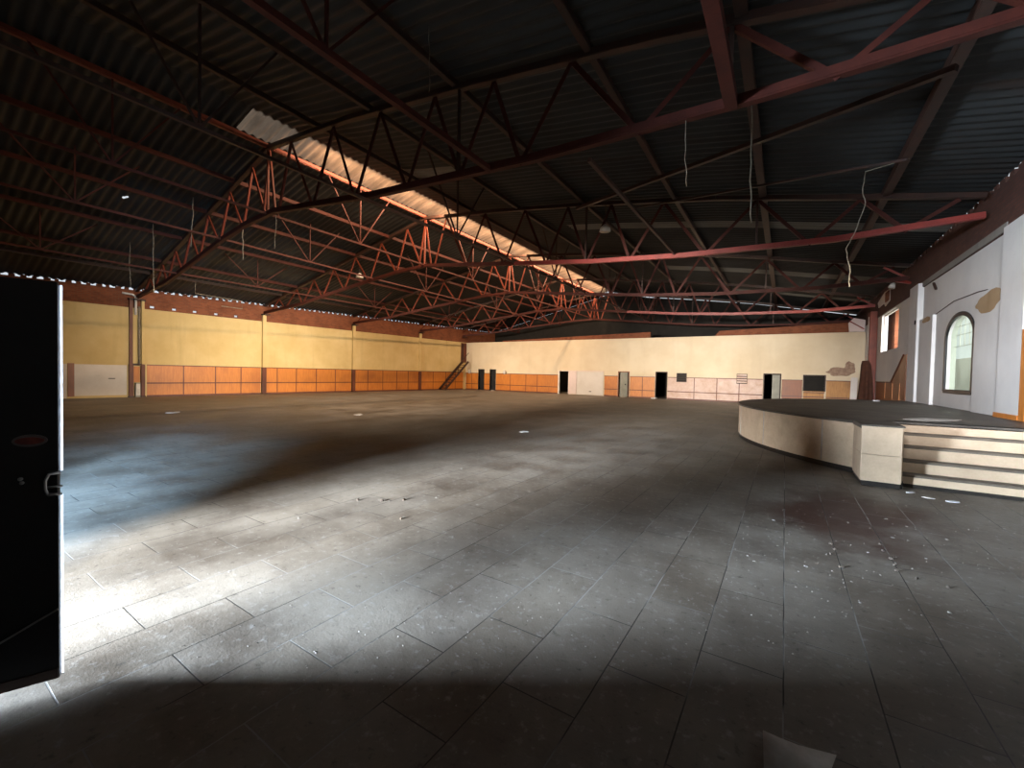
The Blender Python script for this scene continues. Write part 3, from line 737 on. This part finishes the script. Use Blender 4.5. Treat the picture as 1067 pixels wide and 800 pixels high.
e = thing('stage_steps', (2.8, 9.4, 0), 'five beige stone steps up to the stage, right of the pedestal', 'steps')
rz = [(.05, .20), (.20, .385), (.385, .585), (.585, .775), (.775, .95)]
for i, (z0, z1) in enumerate(rz):
    y = 8.9 + .27 * i
    mb = MB(); mb.box((1.55, y, z0 if i else .06), (XR - .01, y + .5 if i < 4 else y + .2, z1 - .035)); s_ = mb.build('step', 'stone_cladding', e)
    mb = MB(); mb.box((1.55, y + .02, z1 - .04), (XR - .01, y + .5 if i < 4 else y + .2, z1)); mb.build('tread', 'tread_stone', s_)
mb = MB(); mb.box((1.55, 8.92, 0), (XR - .01, 9.9, .07)); mb.build('base', 'plinth_black', e)

# ------------------------------------------------------------------ right wall fittings
def arc_win(): pass
w1 = thing('window_arched', (XR, ym, ARCH[2]), 'tall arched window in the white wall above the stage', 'window')
fr = MB()
outer = [(ARCH[0], ARCH[2])] + list(reversed(arch())) + [(ARCH[1], ARCH[2])]
# frame as a swept box along the outline
pts = [(ARCH[1], ARCH[2])] + arch() + [(ARCH[0], ARCH[2]), (ARCH[1], ARCH[2])]
for (u0, z0), (u1, z1) in zip(pts, pts[1:]):
    if abs(u0 - u1) + abs(z0 - z1) > 1e-4: fr.bar((XR - .005, u0, z0), (XR - .005, u1, z1), .05, .11, up=(0, 1, 0) if abs(u0 - u1) < .01 else (0, 0, 1))
fr.build('frame', 'black_paint', w1)
mb = MB(); mb.poly([(XR + .1, u, z) for (u, z) in [(ARCH[0], ARCH[2])] + list(reversed(arch())) + [(ARCH[1], ARCH[2])]], (.008, 0, 0)); mb.build('pane', 'window_glass', w1)
mb = MB()
for k in range(1, 6):
    u = ARCH[0] + (ARCH[1] - ARCH[0]) * k / 6; mb.bar((XR + .2, u, 2.72), (XR + .2, u, 3.5), .015, .015)
for z in (2.72, 3.05, 3.3): mb.bar((XR + .2, ARCH[0], z), (XR + .2, ARCH[1], z), .015, .015)
mb.build('grille', 'white_plastic', w1)
w2 = thing('window_far', (XR, 26, 3.13), 'bright rectangular window opening beyond the pilaster', 'window')
mb = MB(); mb.box((XR + .05, 24.1, 3.07), (XR + .24, 27.9, 3.13)); mb.build('sill', 'white_plastic', w2)
mb = MB()
for y in (24.1, 27.85): mb.box((XR + .1, y, 3.13), (XR + .16, y + .05, 4.95))
mb.box((XR + .1, 24.1, 4.9), (XR + .16, 27.9, 4.95)); mb.build('frame', 'white_plastic', w2)
# yard outside the windows
mb = MB(); mb.box((8.0, 24, 0), (8.3, 44, 3.0)); o = mb.build('yard_wall', 'cream_render'); tag(o, 'cream yard wall seen low through the arched window', 'wall')
mb = MB(); mb.box((4.5, 27.9, 0), (4.9, 29.6, 6)); tag(mb.build('brick_pier', 'red_brick'), 'red brick pier outside the far window', 'pier')
mb = MB(); mb.box((4.45, YF - .25, -.3), (40, 60, -.21)); struct(mb.build('ground_yard', 'asphalt'))
mb = MB(); mb.box((-45, -40, -.3), (40, YF - .66, -.21)); struct(mb.build('ground_forecourt', 'asphalt'))
mb = MB(); mb.box((-60, YF - .66, -.3), (-30.3, 60, -.21)); struct(mb.build('ground_side', 'asphalt'))

e = thing('brick_pier', (XR - .2, 29.4, 0), 'reddish pier rising to the fourth truss on the right wall', 'pier')
mb = MB(); mb.box((XR - .32, 29.0, 0), (XR, 29.75, 5.35)); mb.build('shaft', 'red_oxide', e, bevel=.02)
mb = MB(); mb.box((XR - .345, 29.3, 2.6), (XR - .325, 29.42, 5.1)); mb.build('white_strip', 'white_plastic', e)
# dark cloth bundled round the pier foot
mb = MB(); rows = []
for i in range(15):
    t = i / 14; z = 2.75 - 2.75 * t; r = .20 + .27 * t ** .55; row = []
    for j in range(41):
        a_ = 2 * PI * j / 40; rr = r * (1 + .13 * math.sin(7 * a_ + 1.3 * math.sin(3 * t)) * (.4 + .6 * t))
        row.append((XR - .40 + rr * math.cos(a_) * .75 + .06 * math.sin(3 * t), 29.2 + rr * math.sin(a_) * 1.25, z))
    rows.append(row)
mb.grid(rows); tag(mb.build('curtain_bundle', 'brown_cloth', smooth=True), 'dark brown curtain bundled round the foot of the reddish pier', 'curtain')
e = thing('leaning_board', (3.3, 30.9, 0), 'narrow white board standing upright in front of the far right corner', 'board')
mb = MB(); mb.bar((3.36, 31.4, 0), (3.4, 31.6, 1.86), .3, .03, up=(0, 1, 0)); mb.build('board', 'white_board', e)
# wainscot on the far right wall with the sloping end
e = thing('wainscot', (XR, 25, .95), 'brown wainscot with a steep sloping end, beside the white pilaster', 'wall panel', 'wainscot panels')
mb = MB(); mb.poly([(XR - .03, 22.3, .0), (XR - .03, 28.6, .0), (XR - .03, 28.6, 1.63), (XR - .03, 25.0, 1.63), (XR - .03, 22.75, 2.75), (XR - .03, 22.3, 2.75)], (.03, 0, 0)); mb.build('panel', 'dark_ply', e)
mb = MB(); mb.bar((XR - .04, 28.6, 1.63), (XR - .04, 25.0, 1.63), .04, .06); mb.bar((XR - .04, 25.0, 1.63), (XR - .04, 22.75, 2.75), .04, .06); mb.build('top_rail', 'red_batten', e)
for y in (23.2, 24.6, 26.2):
    mb = MB(); mb.box((XR - .045, y, .9), (XR - .03, y + .07, 1.6)); mb.build('batten', 'orange_ply', e)
e = thing('wainscot', (XR, 31, 0), 'dark brown wainscot in the far right corner behind the white board', 'wall panel', 'wainscot panels')
mb = MB(); mb.box((XR - .03, 29.9, 0), (XR, 32.9, 1.63)); mb.build('panel', 'dark_ply', e)
mb = MB(); mb.box((XR - .045, 29.9, 1.6), (XR, 32.9, 1.66)); mb.build('top_rail', 'red_batten', e)
# timber doorway at the very right
e = thing('timber_door', (XR, 12.2, SZ), 'orange timber door frame at the right edge of the stage wall', 'door')
mb = MB(); mb.box((XR - .19, 11.95, SZ), (XR - .001, 12.18, 2.72)); mb.build('jamb', 'orange_ply', e)
mb = MB(); mb.box((XR - .06, 11.1, SZ), (XR - .001, 11.95, 2.7)); mb.build('leaf', 'dark_ply', e)
# cable tacked across the white wall
mb = MB(); mb.tube([(XR - .03, 21.0, 3.85), (XR - .02, 19.0, 3.82), (XR - .02, 17.0, 4.0), (XR - .02, 15.2, 3.95), (XR - .02, 14.6, 3.9)], .012, 6)
tag(mb.build('wall_cable', 'dark_steel'), 'thin cable sagging across the white wall above the arched window', 'cable')
mb = MB(); mb.bar((XR - .04, 19.0, 4.9), (XR - .04, 18.7, 4.65), .06, .05)
tag(mb.build('cable_clip', 'dark_steel'), 'short dark stub on the white wall under the ledge', 'bracket')
# eave fitting on the third truss foot
e = thing('eave_lamp', (3.7, 22.0, 5.7), 'pink and white fitting under the right eave at the third truss', 'lamp')
mb = MB(); mb.bar((3.5, 21.9, 5.6), (3.95, 22.1, 5.5), .1, .1); mb.build('arm', 'red_oxide_bright', e)
mb = MB(); mb.tube([(3.45, 21.9, 5.5), (3.4, 21.85, 5.42), (3.36, 21.8, 5.32)], [.05, .09, .11], 12); mb.build('shade', 'white_plastic', e, smooth=True)
e = thing('broken_cladding', (3.6, 32.9, 4.7), 'ragged pink and white cladding remnant above the far right corner', 'cladding', None)
mb = MB(); mb.poly([(3.2, 32.85, 4.66), (3.95, 32.85, 4.66), (3.95, 32.85, 5.35), (3.4, 32.85, 5.5), (3.15, 32.85, 5.2)], (0, .14, 0)); mb.build('sheet', 'pink_board', e)
mb = MB(); mb.bar((3.2, 32.8, 5.3), (3.9, 32.8, 4.8), .06, .06); mb.build('strut', 'red_oxide_bright', e)
e = thing('torn_sheet', (XR - .05, 27, 5.4), 'torn white sheet and bricks showing under the eave above the far window', 'cladding', None)
mb = MB(); mb.poly([(XR - .06, 25.9, 5.98), (XR - .06, 27.1, 6.02), (XR - .06, 28.9, 5.75), (XR - .06, 28.6, 5.45), (XR - .06, 27.2, 5.5), (XR - .06, 26.9, 5.3), (XR - .06, 25.9, 5.42)], (.03, 0, 0)); mb.build('sheet', 'white_board', e)
mb = MB(); mb.box((XR - .1, 25.9, 5.45), (XR - .06, 26.7, 5.9)); mb.build('bricks', 'red_brick', e)
# ------------------------------------------------------------------ the open metal door at the left
hinge = Vector((-3.41, -.34, 0)); edge = Vector((-3.06, .54, 0)); dl = (edge - hinge); L = dl.length; dl.normalize()
nr = Vector((dl.y, -dl.x, 0))                        # towards the camera side
e = thing('metal_door', hinge, 'open black metal door leaf at the left edge, with a latch and oval badge', 'door')
def LP(s, n, z): q = hinge + dl * s + nr * n; return (q.x, q.y, z)
def lbox(s0, s1, n0, n1, z0, z1):
    mb = MB(); mb.hexa([LP(s0, n1, z0), LP(s1, n1, z0), LP(s1, n0, z0), LP(s0, n0, z0), LP(s0, n1, z1), LP(s1, n1, z1), LP(s1, n0, z1), LP(s0, n0, z1)]); return mb
lbox(0, L - .012, -.035, 0, .045, 2.06).build('leaf', 'black_paint', e, bevel=.004)
for za, zb in ((.05, .985), (1.105, 2.05)):
    mb = MB(); mb.v += [LP(L - .011, -.036, za), LP(L - .002, -.034, za), LP(L - .002, -.034, zb), LP(L - .011, -.036, zb)]; mb.face(0, 1, 2, 3)
    mb.build('lit_edge_strip', 'lit_edge_pale', e)  # translucent strip added to draw the bright daylit edge of the leaf
lbox(0, L - .015, 0, .006, .05, .10).build('kick_rail', 'dark_steel', e)
mb = MB(); mb.bar(LP(L - .62, .004, .07), LP(L - .015, .004, .405), .008, .008); mb.build('diagonal_crease', 'steel', e)
lt = lbox(L - .05, L - .012, 0, .012, .985, 1.115).build('latch', 'black_paint', e, bevel=.003)
mb = MB(); mb.tube([LP(L - .045, .02, 1.0), LP(L - .05, .035, 1.03), LP(L - .05, .035, 1.07), LP(L - .04, .02, 1.10), LP(L - .0, .015, 1.105)], .007, 8); mb.tube([LP(L - .045, .02, 1.0), LP(L + .005, .015, .995)], .007, 8); mb.tube([LP(L - .045, .02, 1.035), LP(L + .005, .015, 1.035)], .006, 8)
mb.build('bolt', 'steel', lt, smooth=True)
mb = MB(); c = L - .108; n = 24
mb.poly([LP(c + .06 * math.cos(2 * PI * i / n), .0, 1.27 + .03 * math.sin(2 * PI * i / n)) for i in range(n)], nr * .004); bd = mb.build('badge', 'badge_grey', e)
mb = MB(); mb.poly([LP(c + .05 * math.cos(2 * PI * i / n), .004, 1.27 + .018 * math.sin(2 * PI * i / n)) for i in range(n)], nr * .002); mb.build('field', 'badge_red', bd)
mb = MB(); mb.tube([LP(L - .14, 0, 1.085), LP(L - .14, .008, 1.085)], .009, 12); mb.tube([LP(L - .135, 0, 1.065), LP(L - .135, .008, 1.065)], .008, 12); mb.build('keyhole', 'steel', e, smooth=True)
for z in (.3, 1.8):
    mb = MB(); mb.tube([LP(-.0, -.045, z), LP(-.0, -.045, z + .12)], .014, 10); mb.build('hinge', 'steel', e)

# ------------------------------------------------------------------ hanging wires and lamps
def wire(pts, lab, r=.012, m_='rope'):
    r *= .62
    P_ = [Vector(p) for p in pts]; out = []
    for a_, b_ in zip(P_, P_[1:]):
        for i in range(4): out.append(a_.lerp(b_, i / 4) + Vector((random.uniform(-.015, .015), random.uniform(-.015, .015), 0)))
    out.append(P_[-1]); mb = MB(); mb.tube(out, r, 6)
    return tag(mb.build('hanging_wire', m_, smooth=True), lab, 'wire', 'hanging wires')
wire([(2.05, 12.0, 6.35), (1.35, 12.0, 6.25), (1.3, 12, 5.8), (1.36, 12, 5.5), (1.18, 12, 4.9), (1.05, 12, 4.6), (1.12, 12, 4.2), (1.14, 12, 3.75)], 'long crooked pale wire hanging from the outer purlin above the stage', .016)
wire([(-.72, 9.6, 7.13), (-.71, 9.6, 6.1), (-.69, 9.6, 5.4), (-.66, 9.6, 4.75)], 'straight pale wire hanging from the broad fifth purlin', .02)
wire([(-1.47, 7.3, 5.85), (-1.47, 7.3, 5.2), (-1.44, 7.3, 4.75)], 'short wire hanging from the red chord of the nearest truss', .008)
wire([(-5.6, 5.6, 7.9), (-5.55, 5.6, 7.4), (-5.56, 5.6, 6.7)], 'short wire hanging from the roof at the top of the picture', .01)
wire([(-21.6, 6.4, 7.40), (-21.6, 6.4, 6.2), (-21.5, 6.4, 5.3), (-21.52, 6.4, 4.6)], 'longest pale wire hanging left of the nearest truss', .022)
wire([(-18.9, 6.8, 8.03), (-18.95, 6.8, 7.2), (-19.1, 6.8, 6.2)], 'pale wire hanging from the upper rail left of the nearest truss', .022)
wire([(-16.4, 7.4, 6.6), (-16.4, 7.4, 6.0), (-16.38, 7.4, 5.5)], 'double wire end hanging below the nearest truss, left of the ridge', .025)
wire([(-14.2, 7.4, 6.7), (-14.2, 7.4, 6.1), (-14.25, 7.4, 5.6)], 'wire end hanging below the king post of the nearest truss', .018)
wire([(-23.6, 6.2, 6.93), (-23.6, 6.2, 5.8), (-23.5, 6.2, 5.0)], 'dim wire hanging over the paired posts', .018)
def hang_lamp(x, y, z0, z1, lab):
    e = thing('pendant_lamp', (x, y, z1), lab, 'lamp', 'pendant lamps')
    mb = MB(); mb.tube([(x, y, z0), (x, y, z1 + .2)], .012, 6); mb.build('cord', 'dark_steel', e)
    mb = MB(); mb.tube([(x, y, z1 + .25), (x, y, z1 + .2), (x, y, z1 + .12), (x, y, z1)], [.04, .09, .17, .2], 14); mb.build('shade', 'white_plastic', e, smooth=True)
hang_lamp(-18.9, 14.2, 7.1, 6.5, 'white lamp hanging from the left half of the second truss')
hang_lamp(-5.5, 14.3, 7.7, 6.75, 'white fitting hanging from the second truss right of the ridge')

# ------------------------------------------------------------------ loose things on the floor
def scrap(x, y, z, w, d, m_, lab, cat, group=None, seed=0, lift=.012, name='paper_scrap'):
    r = random.Random(seed); n = 9; mb = MB(); rows = []
    a0 = r.uniform(0, PI)
    top = []; 
    for i in range(n):
        t = 2 * PI * i / n; rr = r.uniform(.75, 1.1); u, v = w * rr * math.cos(t), d * rr * math.sin(t)
        top.append((x + u * math.cos(a0) - v * math.sin(a0), y + u * math.sin(a0) + v * math.cos(a0), z + r.uniform(.0, lift)))
    k = len(mb.v); mb.v += [(p[0], p[1], z) for p in top] + [(p[0], p[1], p[2] + .004) for p in top] + [(x, y, z + lift + .006)]
    mb.face(*reversed(range(k, k + n)))
    for i in range(n):
        j = (i + 1) % n; mb.face(k + i, k + j, k + n + j, k + n + i); mb.face(k + n + i, k + n + j, k + 2 * n)
    return tag(mb.build(name, m_), lab, cat, group)
scrap(2.0, 8.23, 0, .085, .05, 'paper', 'bright white paper scrap on the floor in front of the steps', 'paper', seed=1)
scrap(1.78, 8.28, 0, .07, .04, 'card', 'dull paper scrap just left of the bright one by the steps', 'paper', seed=2)
scrap(1.62, 8.5, 0, .08, .03, 'paper', 'flat pale scrap at the foot of the stone pedestal', 'paper', seed=3)
scrap(3.45, 25.4, 0, .3, .15, 'paper', 'white rag lying at the foot of the sloping wainscot', 'rag', seed=4, lift=.06, name='rag').location.z = 0
scrap(2.75, 19.6, SZ, .22, .12, 'paper', 'pale scrap on the dark stage floor towards the far corner', 'paper', seed=41, lift=.05)
scrap(2.35, 11.0, SZ, .62, .26, 'card', 'pale shape standing in for a patch of light on the stage above the steps', 'sheet', seed=8, name='light_patch')  # pale mesh in place of a sun patch on the deck
scrap(-18.2, 5.96, 0, .25, .16, 'paper', 'pale litter lying on the dark floor near the yellow wall', 'paper', seed=5, lift=.03)
scrap(-13.3, 10.0, 0, .28, .16, 'paper', 'pale litter lying on the dark band of floor left of centre', 'paper', seed=6, lift=.03)
scrap(-6.2, 10.2, 0, .16, .1, 'paper', 'small white scrap on the brown middle of the floor', 'paper', seed=7, lift=.03)
scrap(-8.3, 32.6, 0, .35, .2, 'paper', 'heap of pale rubble at the foot of the orange panels by the black doorway', 'rubble', seed=11, lift=.1, name='rubble')
scrap(-10.6, 32.3, 0, .3, .15, 'card', 'small heap of rubble at the foot of the grey door', 'rubble', seed=12, lift=.1, name='rubble')
scrap(-23.2, 32.3, 0, .2, .1, 'paper', 'pale scrap on the floor by the two dark doors', 'paper', seed=13, lift=.05)
for k, (x, y) in enumerate(((-4.24, 3.56), (-4.05, 3.75), (-4.5, 3.4), (-3.55, 3.25))):
    scrap(x, y, 0, .028 - .005 * k, .018, 'dark_chip', 'black flaking lump on the lit floor left of centre', 'chip', 'dark floor flakes', seed=60 + k, lift=.02, name='floor_flake')
rf = random.Random(11)
for k, (x, y) in enumerate(((.44, 5.3), (.46, 5.15), (.43, 5.0), (.85, 5.6), (.87, 5.4), (.9, 5.2), (.88, 5.05), (1.0, 4.8), (.06, 5.9), (.05, 5.75), (.04, 6.3), (1.15, 4.75), (.45, 4.7), (.86, 4.9))):
    scrap(x + rf.uniform(-.02, .02), y, 0, rf.uniform(.010, .022), rf.uniform(.008, .014), 'dark_chip', 'dark crumbled lump along the open floor joints at lower right', 'chip', 'crumbled joint lumps', seed=90 + k, lift=.012, name='joint_crumb')
r_ = random.Random(5)
chip0 = None
spots = []
for k in range(60):
    t = r_.random(); spots.append((r_.uniform(-5.5, 2.6), r_.uniform(2.6, 9.5)))
for k in range(30): spots.append((r_.uniform(-.3, 1.9), r_.uniform(3.9, 7.5)))
for k, (x, y) in enumerate(spots):
    if y > 8.3 and x > .5: continue
    s = r_.uniform(.006, .02)
    if chip0 is None:
        chip0 = scrap(0, 0, 0, 1, .6, 'chip', 'small pale plaster chip lying on the dusty floor', 'chip', 'plaster chips', seed=77, lift=.35, name='plaster_chip'); o = chip0
    else: o = chip0.copy(); COL.objects.link(o)
    o.location = (x, y, 0); o.scale = (s, s, s); o.rotation_euler = (0, 0, r_.uniform(0, 6.28))
# grit nobody could count
mb = MB()
for k in range(1500):
    x = r_.gauss(-1.2, 2.2); y = abs(r_.gauss(3.2, 2.6)) + 1.0; s = r_.uniform(.002, .007)
    if x > 3.5 or (y > 8.3 and x > -.5): continue
    a_ = r_.uniform(0, 6.28); i0 = len(mb.v)
    mb.v += [(x + s * math.cos(a_ + q), y + s * math.sin(a_ + q), .0) for q in (0, 2.0, 4.1)] + [(x, y, s * .8)]
    mb.face(i0, i0 + 1, i0 + 3); mb.face(i0 + 1, i0 + 2, i0 + 3); mb.face(i0 + 2, i0, i0 + 3)
o = tag(mb.build('floor_grit', 'chip'), 'fine pale grit scattered over the lit floor', 'grit'); o['kind'] = 'stuff'
# bent card near the camera, lower right
mb = MB(); rows = [[(-.035, 2.20, .06), (.03, 2.21, .05), (.10, 2.24, .03), (.24, 2.30, .012)],
                   [(-.03, 2.13, .055), (.02, 2.13, .045), (.09, 2.14, .028), (.2, 2.15, .01)],
                   [(-.02, 1.98, .004), (.03, 1.97, .004), (.09, 1.96, .004), (.2, 1.95, .004)]]
mb.grid(rows); o = mb.build('bent_card', 'card', smooth=True)
sm = o.modifiers.new('thickness', 'SOLIDIFY'); sm.thickness = .004
tag(o, 'bent grey card lying in the dark foreground at the bottom right', 'card')
